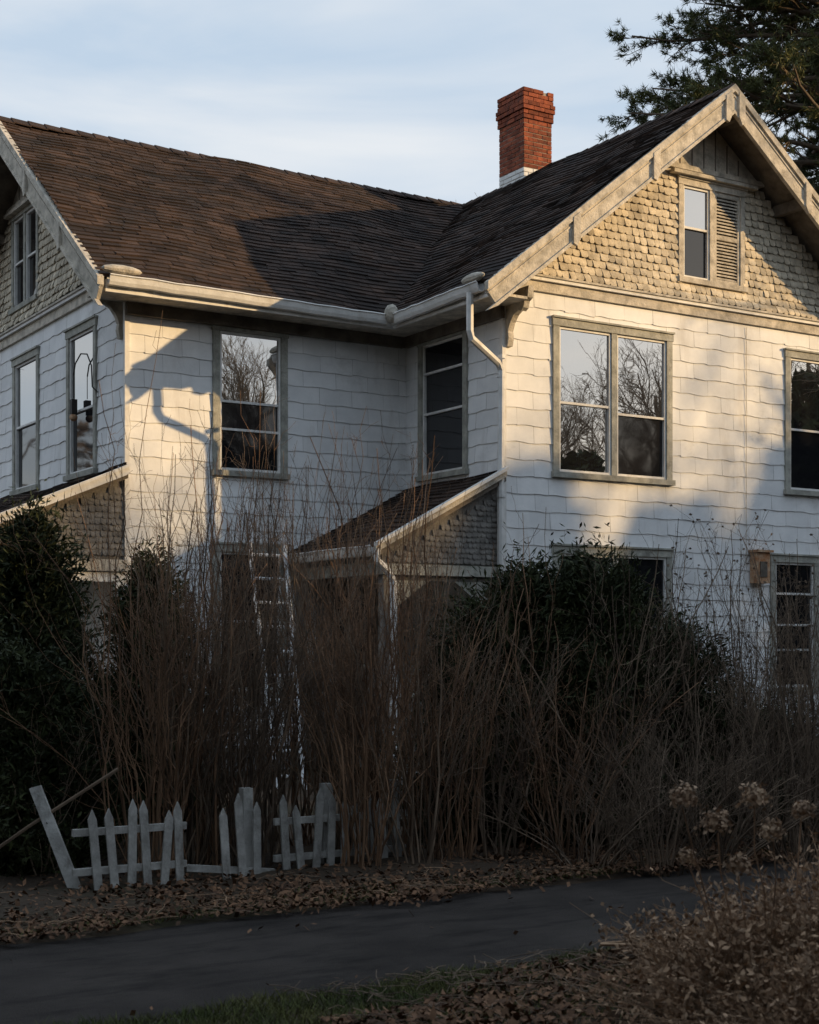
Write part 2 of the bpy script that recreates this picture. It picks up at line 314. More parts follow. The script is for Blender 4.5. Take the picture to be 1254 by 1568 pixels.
for pts in ([(5.8,15.6,5.62),(9.55,15.6,5.62),(13.2,19.42,8.485),(5.8,19.42,8.485)],[(9.55,13.52,5.62),(9.55,15.6,5.62),(13.2,19.42,8.485),(13.2,13.52,8.485)],
  [(16.85,13.52,5.62),(16.85,24.4,5.62),(13.2,24.4,8.485),(13.2,13.52,8.485)],[(5.8,23.24,5.62),(9.55,23.24,5.62),(13.2,19.42,8.485),(5.8,19.42,8.485)],[(9.55,23.24,5.62),(9.55,24.4,5.62),(13.2,24.4,8.485),(13.2,19.42,8.485)]):
    mb.slab([(x,y,z-.015) for x,y,z in pts],d,'wood')
mb.build('roof_deck',house)
# rake boards
mb=MB()
def rake(plane,axis,c,e,ze,sl,sign,h=.30):
    def Q(x,z,o): return (x,plane+o,z) if axis=='v' else (plane+o,x,z)
    zp=ze+abs(c-e)*sl
    dx=(e-c)/abs(e-c)
    e2=e+dx*.07; ze2=ze-.07*sl
    def strip(top,bot,o0,o1,k,ends=0):
        pts=[(c,zp-top),(e2,ze2-top),(e2-dx*ends,ze2-bot+ends*sl),(c,zp-bot)]
        mb.slab([Q(x,z,o0) for x,z in pts],tuple(Vector(Q(0,0,o1))-Vector(Q(0,0,o0))),k)
    strip(-.02,.07,-.075,.0,'trim'); strip(.07,h,-.045,.0,'trim',.12); strip(h,h+.045,-.065,-.012,'trim',.14); strip(.11,.13,-.056,-.044,'trim',.05)
    for fr in (.03,.35,.68):
        x=c+(e-c)*fr; z=zp-abs(x-c)*sl
        pts=[(x-.05,z-.03+.05*sl*dx),(x+.05,z-.03-.05*sl*dx),(x+.05,z-h-.03-.05*sl*dx),(x,z-h-.09),(x-.05,z-h-.03+.05*sl*dx)]
        mb.slab([Q(a,b,-.085) for a,b in pts],tuple(Vector(Q(0,0,-.04))-Vector(Q(0,0,-.085))),'trim')
        q=[(x-.04,z-.16),(x+.04,z-.16),(x+.04,z-.30),(x-.04,z-.30)]
        if fr<.5 : mb.slab([Q(a,b,0) for a,b in q],tuple(Vector(Q(0,0,.52))-Vector(Q(0,0,0))),'wood')
for e in (9.53,16.87): rake(13.5,'v',13.2,e,5.64,.782,1)
for e in (15.58,23.26): rake(5.8,'u',19.42,e,5.64,.747,1)
mb.box(5.83,9.62,15.62,16.125,5.50,5.53,'trim'); mb.box(9.58,10.075,13.53,16.12,5.497,5.527,'trim')
mb.box(5.85,9.6,15.59,15.62,5.47,5.60,'white'); mb.box(9.55,9.58,13.55,15.6,5.47,5.60,'white')
mb.box(6.28,10.0,16.05,16.11,5.36,5.5,'wood'); mb.box(10.0,10.06,13.95,16.05,5.36,5.5,'wood')
mb.build('rake_boards_and_soffit',house)
# gutters
mb=MB()
def gutter(a,b,out,k='white'):
    a,b,out=Vector(a),Vector(b),Vector(out); prof=[(0,.0),(0,-.085),(.03,-.105),(.075,-.10),(.095,-.065),(.11,-.01),(.125,0),(.118,.012),(.098,-.005),(.08,-.06),(.06,-.085),(.02,-.085),(.012,0)]
    n=len(prof); v=[];f=[]; seg=14
    for i in range(seg+1):
        p=a.lerp(b,i/seg); p=p+Vector((0,0,R.uniform(-.006,.006)))
        v+=[tuple(p+out*x+Vector((0,0,z))) for x,z in prof]
    for i in range(seg):
        for j in range(n): f.append((i*n+j,i*n+(j+1)%n,(i+1)*n+(j+1)%n,(i+1)*n+j))
    f+=[tuple(range(n)),tuple(range(seg*n+n-1,seg*n-1,-1))]
    mb.add(v,f,k)
gutter((5.86,15.585,5.635),(9.43,15.585,5.60),(0,-1,0)); gutter((9.545,15.5,5.60),(9.545,13.62,5.635),(-1,0,0))
def lump(c,r,ax,k='trim'):
    v=[];f=[];n=10;mseg=6
    for i in range(mseg+1):
        a=math.pi*i/mseg
        for j in range(n):
            b=2*math.pi*j/n; q=[math.cos(a),math.sin(a)*math.cos(b),math.sin(a)*math.sin(b)]
            v.append((c[0]+q[0]*r[0] if ax=='u' else c[0]+q[1]*r[0],c[1]+(q[1] if ax=='u' else q[0])*r[1],c[2]+q[2]*r[2]))
    for i in range(mseg):
        for j in range(n): f.append((i*n+j,i*n+(j+1)%n,(i+1)*n+(j+1)%n,(i+1)*n+j))
    mb.add(v,f,k)
lump((6.0,15.50,5.70),(.24,.06,.055),'u'); lump((9.47,13.74,5.70),(.06,.22,.055),'v'); lump((9.45,15.46,5.62),(.09,.09,.12),'u')
ds=.042
mb.tube([(9.47,13.80,5.55),(9.47,13.80,5.12),(9.50,13.81,5.04),(9.93,13.90,4.82),(9.99,13.92,4.74),(9.99,13.93,3.6),(9.99,13.93,2.2),(9.99,13.93,.35),(9.9,13.6,.12)],ds,'white',8)
for z in (4.9,4.68,3.3,1.9): mb.tube([(9.99,13.925,z-.02),(9.99,13.925,z+.02)],ds+.008,'white',8)
mb.tube([(8.30,13.88,2.62),(8.30,13.88,2.5),(8.46,13.90,2.38),(8.52,13.9,2.28),(8.52,13.9,.15)],.042,'white',8)
mb.build('gutters_and_downspouts',house,smooth=False)
# single lantern hanging from an iron hook beside the left window
mb=MB(); x_=6.22
mb.tube([(6.28,17.0,4.60),(x_,17.02,4.66),(x_,17.05,4.92),(x_,17.2,5.08),(x_,17.42,5.12),(x_,17.62,5.03),(x_,17.68,4.9)],.009,'iron',5)
mb.tube([(x_,17.68,4.92),(x_,17.68,4.62)],.006,'iron',4)
mb.box(x_-.035,x_+.035,17.64,17.72,4.42,4.60,'iron'); lump((x_,17.68,4.38),(.05,.05,.05),'u','rust'); mb.build('hanging_lantern',house)
mb=MB()
prof=[(0,-.62),(.05,-.62),(.075,-.52),(.06,-.45),(.10,-.36),(.17,-.28),(.26,-.235),(.31,-.26),(.36,-.23),(.38,-.16),(.44,-.13),(.46,0),(0,0)]
mb.slab([(10.1,14.0-x,5.66+z) for x,z in prof],(.075,0,0),'trim'); mb.slab([(16.2,14.0-x,5.66+z) for x,z in prof],(.075,0,0),'trim')
mb.slab([(6.29-x*.85,16.2,5.72+z) for x,z in prof],(0,.075,0),'trim'); mb.slab([(6.29-x*.85,22.55,5.72+z) for x,z in prof],(0,.075,0),'trim')
mb.build('eave_brackets',house)
mb=MB(); wbox(mb,WA,-.028,.03,.3,5.6,-.03,.026,'white'); wbox(mb,WB,-.028,.03,.3,5.7,-.03,.026,'white')
wbox(mb,WB,3.93,4.17,2.38,2.78,.02,.14,'rust'); mb.slab([P(WB,3.9,2.78,.02),P(WB,4.2,2.78,.02),P(WB,4.2,2.78,.18),P(WB,3.9,2.78,.18)],(0,0,.03),'rust'); wbox(mb,WB,3.99,4.11,2.46,2.66,.14,.155,'wood')
mb.tube([P(WB,3.86,5.7,.024),P(WB,3.86,2.6,.026)],.004,'trim',4)
mb.build('corner_boards_and_fixture',house)
# chimney
mb=MB(); u0,u1,v0,v1=13.15,13.67,17.75,18.38
mb.box(u0+.008,u1-.008,v0+.008,v1-.008,7.9,9.84,'mortar')
z=7.95;i=0
while z<9.86:
    e=0
    if z>9.40: e=.02
    if z>9.47: e=.04
    if z>9.62: e=.02
    k='white' if z<8.63 else 'brick'; a,b,c,d2=u0-e,u1+e,v0-e,v1+e; 
    for (p,q,ax) in ((a,b,'f'),(a,b,'b'),(c,d2,'l'),(c,d2,'r')):
        nn=3; st=(q-p)/nn; off=(i%2)*st/2; s=p-off
        while s<q-.01:
            x0,x1=max(s,p)+.005,min(s+st,q)-.005; s+=st
            if x1-x0<.02: continue
            if z>9.75 and R.random()<.3: continue
            j=R.uniform(-.005,.004)
            if ax=='f': mb.box(x0,x1,c+j,c+.1,z,z+.054,k)
            if ax=='b': mb.box(x0,x1,d2-.1,d2+j,z,z+.054,k)
            if ax=='l': mb.box(a+j,a+.1,x0+.001,x1-.001,z+.0005,z+.0535,k)
            if ax=='r': mb.box(b-.1,b+j,x0+.001,x1-.001,z+.0005,z+.0535,k)
    z+=.066;i+=1
mb.box(u0-.02,u1+.02,v0-.03,v1+.02,8.1,8.42,'roof')
mb.build('brick_chimney',house)
# side entry porch in the inner corner
mb=MB()
Lp=math.hypot(1.75,.93); dP=(1.75/Lp,0,.93/Lp); nP=(-.93/Lp,0,1.75/Lp)
roof(mb,(8.33,13.9,2.66),(0,1,0),dP,nP,Lp,lambda t:0,lambda t:2.2)
mb.slab([(8.35,13.92,2.64),(8.35,16.1,2.64),(10.06,16.1,3.55),(10.06,13.92,3.55)],(0,0,-.08),'wood')
mb.slab([(8.28,13.86,2.66),(10.03,13.86,3.59),(10.03,13.86,3.52),(8.28,13.86,2.59)],(0,.05,0),'trim')
mb.slab([(8.28,13.83,2.70),(10.03,13.83,3.63),(10.03,13.83,3.59),(8.28,13.83,2.66)],(0,.08,0),'white')
Wp=(8.45,14.02,1,0,0,-1)
scales(mb,Wp,2.5,3.4,lambda z:max(0,(z+.04-2.55)/.53),lambda z:1.6,(),.0,.062,'grey')
mb.slab([(8.45,14.03,2.3),(10.05,14.03,2.3),(10.05,14.03,3.46),(8.45,14.03,2.61)],(0,.06,0),'grey'); mb.box(8.42,10.06,13.97,14.12,2.36,2.48,'casing')
mb.box(8.40,8.47,14.12,16.1,2.36,2.5,'casing')
for (x,y) in ((8.45,14.0),(8.45,15.95)): mb.box(x,x+.1,y,y+.1,.3,2.36,'grey')
mb.box(9.93,10.03,14.0,14.1,.3,2.36,'grey')
for s in range(2):
    xc=8.55 if s==0 else 9.93; sg=1 if s==0 else -1
    pts=[(xc,2.36)]+[(xc+sg*.6*math.sin(a),2.36-.42*(1-math.sin(a))) for a in np.linspace(math.pi/2,0,7)]
    mb.slab([(x,14.03,z) for x,z in pts],(0,.03,0),'casing')
mb.box(8.45,10.05,14.05,16.1,.2,.34,'wood'); mb.box(8.5,9.3,13.6,14.0,0,.18,'stone')
for i in range(15): mb.box(8.44,8.47,14.12+i*.125,14.12+i*.125+.118,.3,1.3,'grey')
mb.box(8.42,8.5,14.1,15.95,1.3,1.36,'casing')
for i in range(12): mb.box(8.56+i*.115,8.56+i*.115+.108,14.04,14.07,.3,1.0,'grey')
mb.box(8.54,9.95,14.02,14.09,1.0,1.05,'casing')
mb.box(8.75,9.65,16.06,16.1,.35,2.4,'grey'); mb.box(8.83,9.57,16.03,16.06,.38,2.32,'wood'); mb.box(8.93,9.47,16.02,16.035,1.4,2.2,'glass_low')  # door and porch sides darkened to grey, porch shade put into colour
gutter((8.34,16.08,2.66),(8.34,13.9,2.66),(-1,0,0))
mb.build('side_porch',house)
# left porch
mb=MB(); Lq=math.hypot(2.3,.98); dQ=(2.3/Lq,0,.98/Lq); nQ=(-.98/Lq,0,2.3/Lq)
roof(mb,(3.98,16.0,2.63),(0,1,0),dQ,nQ,Lq,lambda t:0,lambda t:5.8)
mb.slab([(4.0,16.02,2.6),(4.0,21.8,2.6),(6.28,21.8,3.56),(6.28,16.02,3.56)],(0,0,-.08),'wood')
mb.slab([(3.95,15.95,2.62),(6.27,15.95,3.60),(6.27,15.95,3.52),(3.95,15.95,2.54)],(0,.05,0),'white')
mb.slab([(3.95,15.92,2.655),(6.27,15.92,3.635),(6.27,15.92,3.60),(3.95,15.92,2.62)],(0,.08,0),'white')
Wq=(4.1,16.14,1,0,0,-1)
scales(mb,Wq,2.6,3.44,lambda z:max(0,(z+.04-2.55)/.425),lambda z:2.18,(),.0,.07,'grey')
mb.slab([(4.1,16.15,2.3),(6.25,16.15,2.3),(6.25,16.15,3.47),(4.1,16.15,2.58)],(0,.06,0),'grey'); mb.box(4.05,6.28,16.05,16.2,2.42,2.55,'trim'); mb.box(4.05,6.28,16.1,16.2,2.3,2.42,'white')
for x in (4.1,5.2,6.15): mb.box(x,x+.1,16.08,16.18,.3,2.3,'white')
mb.box(4.1,6.3,16.1,21.7,.15,.3,'wood'); mb.box(4.1,4.14,16.2,21.7,.3,1.2,'siding'); mb.box(4.1,6.27,16.2,16.24,.3,1.2,'siding')
mb.build('left_porch',house)
# ---------------------------------------------------------------- ground, driveway
def grid(name,x0,x1,y0,y1,nx,ny,zf,k,rot=0,parent=None):
    X,Y=np.meshgrid(np.linspace(x0,x1,nx+1),np.linspace(y0,y1,ny+1)); Z=zf(X,Y); V=np.stack([X,Y,Z],-1).reshape(-1,3)
    i=np.arange(ny)[:,None]*(nx+1)+np.arange(nx)[None]; F=np.stack([i,i+1,i+nx+2,i+nx+1],-1).reshape(-1,4)
    return np_obj(name,[(V,F,0)],[k],rotz=rot)
grid('ground',-400,400,-400,400,40,40,lambda X,Y:X*0-.02,'soil')
grid('garden_soil',-25,40,7.72,30,200,70,lambda X,Y:.0+.05*np.clip((Y-7.72)/.5,0,1)+.02*np.sin(X*2.1+Y)+.012*np.sin(X*7+Y*5)-.03*(Y<7.8),'soil',YAW)
grid('lawn',-25,40,-8,5.95,200,50,lambda X,Y:.03+.015*np.sin(X*2.7)*np.cos(Y*3)+.01*np.sin(X*9+Y*4)-.05*(Y>5.8),'soil',YAW)
grid('driveway',-60,60,5.78,7.86,240,14,lambda X,Y:-.004+.03*(1-((Y-6.82)/1.04)**2)+.004*np.sin(X*3+Y*2),'asphalt',YAW)
cs,sn=math.cos(YAW),math.sin(YAW)
def L2W(u,v): return u*cs-v*sn, u*sn+v*cs
def leaves(name,pts,k='leaf',size=(.011,.028),zj=.04,z0=.035):
    x,y=pts; n=len(x); C=np.stack([x,y,z0+rng.random(n)*zj],-1); th=rng.uniform(0,6.28,n); ti=rng.normal(0,.5,n); l=rng.uniform(*size,n)
    A=np.stack([np.cos(th),np.sin(th),ti],-1)*l[:,None]; B=np.stack([-np.sin(th),np.cos(th),rng.normal(0,.6,n)],-1)*(l*.6)[:,None]
    return np_obj(name,[(*quads(C,A,B),0)],[k])
n=30000; u=rng.uniform(-3,15,n); v=7.68+np.abs(rng.normal(0,.8,n))+.09*np.sin(u*2.3)+.05*np.sin(u*6.1); leaves('leaf_litter',L2W(u,v))
n=11000; u=rng.uniform(2.9,7.5,n); v=5.92-np.abs(rng.normal(0,.6,n))-np.clip(5.2-u,0,9)*.28+.06*np.sin(u*5); leaves('leaf_litter',L2W(u,v))
u=rng.uniform(0,8,110); v=5.9+np.where(rng.random(110)<.5,rng.random(110)**3*1.8,1.85-rng.random(110)**2*.7); leaves('leaf_litter',L2W(u,v),zj=.008)
def fallen(name,u,v,l=(.06,.3),k='dry'):
    x,y=L2W(u,v); n=len(x); th=rng.uniform(0,6.28,n); L_=rng.uniform(*l,n); s=np.linspace(-.5,.5,4)
    Pp=np.zeros((n,4,3)); Pp[:,:,0]=x[:,None]+np.cos(th)[:,None]*L_[:,None]*s; Pp[:,:,1]=y[:,None]+np.sin(th)[:,None]*L_[:,None]*s; Pp[:,:,2]=.06+rng.random(n)[:,None]*.03+rng.normal(0,.006,(n,4)); Pp[:,:,:2]+=rng.normal(0,.006,(n,4,2))
    return np_obj(name,[(*tubes(Pp,np.full((n,4),.0022)),0)],[k])
n=350; fallen('fallen_twigs',rng.uniform(0,11,n),7.75+np.abs(rng.normal(0,.5,n)),k='twig2'); n=500; fallen('fallen_twigs',rng.uniform(3,7.2,n),5.85-np.abs(rng.normal(0,.5,n)),k='twig2'); n=120; fallen('fallen_twigs',rng.uniform(2,8,n),7.75+np.abs(rng.normal(0,.5,n)))
def grassfield(name,u,v,k,h=(.03,.08)):
    x,y=L2W(u,v); n=len(x); C=np.stack([x,y,np.full(n,.03)],-1); D=np.stack([rng.normal(0,.6,n),rng.normal(0,.6,n),np.ones(n)],-1)*rng.uniform(*h,n)[:,None]; th=rng.uniform(0,6.28,n)
    Wd=np.stack([np.cos(th),np.sin(th),th*0],-1)*.003; return np_obj(name,[(*tris(C,D,Wd),0)],[k])
n=36000; u=rng.uniform(1,7,n); v=5.86-np.abs(rng.normal(0,.6,n))+.05*np.sin(u*7); grassfield('grass',u,v,'grass',(.015,.055))
n=12000; u=rng.uniform(-2,14,n); v=7.80+np.abs(rng.normal(0,.22,n)); grassfield('grass',u,v,'grass',(.02,.05))
# ---------------------------------------------------------------- shrubs
def shrub(name,x,y,h,sp,n,k='twig',r=.0065,berries=0,base=.16,lo=.42,dens=1.):
    th=rng.uniform(0,6.28,n); rr=np.sqrt(rng.random(n)); b=np.stack([x+np.cos(th)*rr*base,y+np.sin(th)*rr*base,np.zeros(n)],-1)
    K=12; t=np.linspace(0,1,K); H=h*(lo+(1.04-lo)*rng.random(n)**1.1); out=sp*(.15+rr)*rng.uniform(.3,1.3,n); ex=rng.uniform(.9,1.9,n)
    d=np.stack([np.cos(th),np.sin(th)],-1)+rng.normal(0,.4,(n,2)); d[:,1]*=.8; d[:,1]+=.12
    Pp=np.zeros((n,K,3)); Pp[:,:,:2]=b[:,None,:2]+d[:,None]*out[:,None,None]*(t[None]**ex[:,None])[:,:,None]
    Pp[:,:,2]=H[:,None]*(t-.14*rng.random(n)[:,None]*t**3)
    wgl=np.cumsum(rng.normal(0,.020,(n,K,3)),axis=1); wgl[:,0]=0; wgl[:,:,2]*=.3; Pp+=wgl*h/2.5
    rad=(r*rng.uniform(.45,1.4,n)**1.3)[:,None]*np.linspace(1,.28,K)[None]
    parts=[(*tubes(Pp,rad,4),0)]
    F1,f1=kids(Pp,rad,int(n*1.6),.2,.8,.5*h/2.5,1.2*h/2.5,.95,.34,.12,K=8,rs=.7,wig=.03,curv=.08); f1=np.maximum(f1,.0015); parts.append((*tubes(F1,f1,3),0))
    T1,r1=kids(F1,f1,int(n*6*dens),.15,.97,.12,.42,.8,.8,.15,K=5,rs=.6,wig=.08,curv=.06); r1=np.maximum(r1,.0012); parts.append((*tubes(T1,r1),0))
    T3,r3=kids(Pp,rad,int(n*4.5*dens),.3,.97,.12,.5,.8,.75,.2,K=5,rs=.5,wig=.07,curv=.08); r3=np.maximum(r3,.0012); parts.append((*tubes(T3,r3),0))
    T2,r2=kids(T1,r1,int(n*6*dens),.2,.95,.05,.2,.7,.85,.1,K=3,rs=.7); r2=np.maximum(r2,.001); parts.append((*tubes(T2,r2),0))
    if berries:
        tips=T2[rng.integers(0,len(T2),berries),-1]; tips=tips[tips[:,2]>h*.5]; nb=len(tips)
        A=unit(rng.normal(size=(nb,3)))*rng.uniform(.008,.018,nb)[:,None]; B=unit(np.cross(A,rng.normal(size=(nb,3))))*.010
        parts.append((*quads(tips,A,B),0))
    return np_obj(name,parts,[k])
for (px,yy,h,sp,n) in [(205,10.1,4.0,.30,5),(240,10.1,2.9,.55,24),(280,10.3,3.1,.5,26),(312,10.3,3.0,.5,26),(350,10.4,2.7,.55,24),(400,10.9,3.4,.5,14),(330,11.2,3.6,.4,16),(385,10.4,2.7,.4,20),(440,11.6,3.3,.45,16),(480,11.4,3.5,.5,24),(512,10.6,2.7,.4,22),(540,11.8,3.3,.55,24),(560,10.3,2.8,.5,28),
      (610,10.8,3.1,.55,28),(640,10.4,2.4,.6,20),(690,10.6,2.3,.7,22),(760,10.8,1.8,.7,16),(815,11.4,2.75,.3,6),(860,10.7,1.8,.8,18),(940,11.0,2.4,.5,16),(690,11.8,2.9,.4,14)]:
    shrub('bare_shrub',(px-627)/2274*yy,yy,h,sp,int(n*1.35),'twig' if R.random()<.65 else 'twig2',.0075)
for (px,yy,h,sp,n) in [(1030,11.5,2.7,.4,18),(1085,11.2,2.35,.45,18),(1130,12,2.7,.4,18),(1185,11.4,2.7,.4,18),(1235,11.2,2.75,.4,18),(1290,11.6,2.7,.4,18),(1000,12.5,2.5,.4,14)]:
    shrub('seed_head_shrub',(px-627)/2274*yy,yy,h,sp,n,'twig2',.0065,480,lo=.6)
for (px,yy,h,sp,n) in [(60,10.0,1.5,.9,10),(1100,10.6,1.2,.8,34),(1010,10.3,1.2,.9,34),(1220,10.8,1.35,.8,34),(1160,12,2.0,.6,36),(1050,12.4,2.0,.6,36),(1230,12.4,2.0,.6,36),(900,10.3,.9,.8,24),(1290,11,1.6,.6,30)]:
    shrub('bare_shrub',(px-627)/2274*yy,yy,h,sp,n,'twig2',.0065)
# ---------------------------------------------------------------- evergreens
def evergreen(name,x,y,h,r,n=26000,seed=1,tip=1.0,k='green'):
    g=np.random.default_rng(seed); nc=n//60; t=g.random(nc)**.9; th=g.uniform(0,6.28,nc)
    lob=1+.26*np.sin(th*3+seed)+.2*np.sin(th*5+t*9+seed*2)+.16*np.sin(t*17+th*2)
    rad=r*np.minimum(1,(1.02-t)**(.55*tip)*1.15)*lob*g.uniform(.66,1.12,nc); C0=np.stack([rad*np.cos(th),rad*np.sin(th),h*(.04+.93*t)+g.normal(0,.05,nc)],-1)
    nrm=unit(np.stack([np.cos(th),np.sin(th),.9+g.normal(0,.3,nc)],-1)); cr=g.uniform(.08,.2,nc)
    idx=np.repeat(np.arange(nc),60); m=len(idx); C=C0[idx]+g.normal(size=(m,3))*cr[idx][:,None]*np.array([.7,.7,1])*.6
    A=unit(nrm[idx]*.8+g.normal(size=(m,3))*.55)*g.uniform(.018,.05,m)[:,None]; B=unit(np.cross(A,g.normal(size=(m,3))))*g.uniform(.005,.012,m)[:,None]
    parts=[(*quads(C,A,B),0)]
    m2=5000; t=g.random(m2); th=g.uniform(0,6.28,m2); rr=r*.8*np.minimum(1,(1-t)**(.6*tip)*1.1)*np.sqrt(g.random(m2)); Ci=np.stack([rr*np.cos(th),rr*np.sin(th),h*.93*t],-1)
    A=unit(g.normal(size=(m2,3)))*.09; B=unit(np.cross(A,g.normal(size=(m2,3))))*.07; parts.append((*quads(Ci,A,B),0))
    tr=np.array([[[0,0,0],[0,0,h*.4],[0,0,h*.8]]],float); parts.append((*tubes(tr,np.array([[.06,.05,.02]]),6),1))
    return np_obj(name,parts,[k,'bark'],loc=(x,y,0))
evergreen('arborvitae_tree',-2.85,11.2,2.62,.55,30000,3); evergreen('arborvitae_tree',-3.3,12.0,2.3,.8,26000,5); evergreen('arborvitae_tree',-2.15,12.3,2.35,.5,22000,8,1)
evergreen('arborvitae_tree',-2.75,10.4,1.5,.55,22000,12,.6)
evergreen('yew_bush',.95,11.9,2.2,.68,32000,4,.7); evergreen('yew_bush',1.5,11.8,2.25,.62,30000,6,.7); evergreen('yew_bush',.5,12.0,1.8,.5,20000,9,.6); evergreen('yew_bush',2.05,12.1,1.75,.62,24000,19,.6)
evergreen('yew_bush',3.0,12.9,1.0,.8,18000,23,.6)
# ---------------------------------------------------------------- pine
def pine(name,x,y,h,seed=2):
    global rng
    keep=rng; rng=np.random.default_rng(seed)
    K=8; tp=np.zeros((1,K,3)); tp[0,:,2]=np.linspace(0,h,K); tp[0,:,0]=np.cumsum(rng.normal(0,.08,K)); tr=np.linspace(.28,.05,K)[None]
    n=120; t=rng.uniform(.45,.98,n); th=rng.uniform(0,6.28,n); L=(4.7*(1.2-t)**.35)*rng.uniform(.6,1.1,n)
    s=np.linspace(0,1,7); B=np.zeros((n,7,3)); B[:,:,0]=np.cos(th)[:,None]*L[:,None]*s; B[:,:,1]=np.sin(th)[:,None]*L[:,None]*s; B[:,:,2]=(t*h)[:,None]+L[:,None]*(.12*s-.30*s**2+.22*s**3)
    B+=np.cumsum(rng.normal(0,.05,B.shape),axis=1)*s[None,:,None]; br=np.linspace(.06,.015,7)[None].repeat(n,0)
    C,cr=kids(B,br,n*14,.2,1,.5,1.3,.9,.55,.05,K=5,rs=.5,wig=.06); D,dr=kids(C,cr,n*75,.2,1,.12,.45,.9,.6,.15,K=4,rs=.6,wig=.06)
    parts=[(*tubes(tp,tr,8),1),(*tubes(B,br,5),1),(*tubes(C,np.maximum(cr,.006)),1),(*tubes(D,np.maximum(dr,.004)),1)]
    tips=np.concatenate([D[:,-1],D[:,2]]); tg=unit(np.concatenate([D[:,-1]-D[:,-2]]*2)); m=18
    c=np.repeat(tips,m,0)+rng.normal(0,.02,(len(tips)*m,3)); tt=np.repeat(tg,m,0); dd=unit(tt*.8+rng.normal(size=c.shape)*.65)*rng.uniform(.08,.16,(len(c),1)); ww=unit(np.cross(dd,rng.normal(size=c.shape)))*.009
    parts.append((*tris(c,dd,ww),0)); rng=keep
    return np_obj(name,parts,['pine','bark'],loc=(x,y,0))
p1=pine('pine_tree',8.0,27.0,17)
p2=bpy.data.objects.new('pine_tree',p1.data); scene.collection.objects.link(p2); p2.location=(10.6,29.5,-.1); p2.rotation_euler=(0,0,2.2)
# ---------------------------------------------------------------- bare deciduous trees
def baretree(name,h,seed,n1=26,n2=240,n3=1400,n4=3200):
    global rng
    keep=rng; rng=np.random.default_rng(seed); K=9; tp=np.zeros((1,K,3)); tp[0,:,2]=np.linspace(0,h*.85,K); tp[0,:,:2]=np.cumsum(rng.normal(0,.12,(K,2)),axis=0); tp[0,0]=0
    tr=np.linspace(.26,.05,K)[None]*h/12
    a,ar=kids(tp,tr,n1,.25,.98,h*.28,h*.5,.35,.8,.55,K=7,curv=.12,rs=.55); b,b2=kids(a,ar,n2,.2,.98,h*.1,h*.22,.8,.7,.2,K=6,rs=.5,curv=.05)
    c,c2=kids(b,b2,n3,.15,1,h*.045,h*.11,.8,.7,.15,K=5,rs=.55); d,d2=kids(c,c2,n4,.1,1,h*.02,h*.06,.8,.7,.1,K=3,rs=.6)
    parts=[(*tubes(tp,tr,8),0),(*tubes(a,ar,6),0),(*tubes(b,np.maximum(b2,.012),4),0),(*tubes(c,np.maximum(c2,.007)),0),(*tubes(d,np.maximum(d2,.005)),0)]
    rng=keep; return np_obj(name,parts,['bark2'])
t1=baretree('bare_tree',13,21); t1.location=(4.4,44,0); t1.scale=(1.06,1.06,1.06)
t2=baretree('bare_tree',13.5,22); t2.location=(52,-1,0)
t3=baretree('bare_tree',12.5,33,22,160,700,1200); t3.location=(18,19.2,0)  # unseen tree placed to dapple the gable and darken the roof
for (x,y,rz,sc,src) in [(39,13,1,1,t1),(37,19,2,.95,t2),(44,24,3,1.1,t1),(50,5,4,1.15,t1),(60,2,2.5,1.3,t3),(56,-8,1.5,1.3,t3),(38,-6,4,1.05,t2),(-22,40,1,1,t2),(-30,20,2,1,t1),(9,-16,2.4,1.1,t1),(16,-12,.4,1.1,t2)]:
    o=bpy.data.objects.new('bare_tree',src.data); scene.collection.objects.link(o); o.location=(x,y,0); o.rotation_euler=(0,0,rz); o.scale=(sc,sc,sc)
def mass(name,items,per,size,k,seed=5):
    g=np.random.default_rng(seed); Cs=[]
    for (x,y,h,r) in items:
        t=g.random(per); th=g.uniform(0,6.28,per); rr=r*np.minimum(1,(1.03-t)**.5*1.1)*g.uniform(.3,1.05,per)*(1+.2*np.sin(th*3+x)+.15*np.sin(t*13+y)); Cs.append(np.stack([x+rr*np.cos(th),y+rr*np.sin(th),h*t],-1))
    C=np.concatenate(Cs); m=len(C); A=unit(g.normal(size=(m,3)))*g.uniform(*size,(m,1)); B=unit(np.cross(A,g.normal(size=(m,3))))*g.uniform(*size,(m,1))*.6
    return np_obj(name,[(*quads(C,A,B),0)],[k])
g=np.random.default_rng(3)
mass('shade_tree_row',[(33+g.uniform(-1,1),yy,(g.uniform(10.0,11.2) if yy>13.2 else g.uniform(9.0,9.8)) if yy>10.8 else g.uniform(7.0,8.2),1.7) for yy in np.arange(-12,28,1.4)],3500,(.12,.3),'green')  # unseen tree row, heights shaped to shade the lower walls
mass('added_sky_blockers',[(-10,3,12,2.8),(-10.5,8,10.5,2.5),(-8,-3,13,3),(-4,-6.5,14,3),(0.5,-8,14,3),(5,-7,13.5,2.8),(9,-3.5,12,2.8),(10.5,1.5,9.5,2.4)],9000,(.12,.3),'green',15)  # added unseen trees, block sky light from the foreground
mass('added_shade_hedge',[(11.5,4.5,7,1.4),(11.8,6.3,6.6,1.4),(12,8,6.4,1.4),(12.2,9.7,6.0,1.3),(12.4,11.2,5.2,1.1)],7000,(.08,.2),'green',25)  # added unseen hedge, keeps the low sun off the shrubs
ring=[]
for i in range(260):
    a=i/260*6.283+g.uniform(-.01,.01); rr=g.uniform(70,95); ring.append((rr*math.cos(a),rr*math.sin(a),g.uniform(8,13.5)*rr/80,3.2))
mass('distant_tree_line',ring,420,(.25,.7),'bark',8)
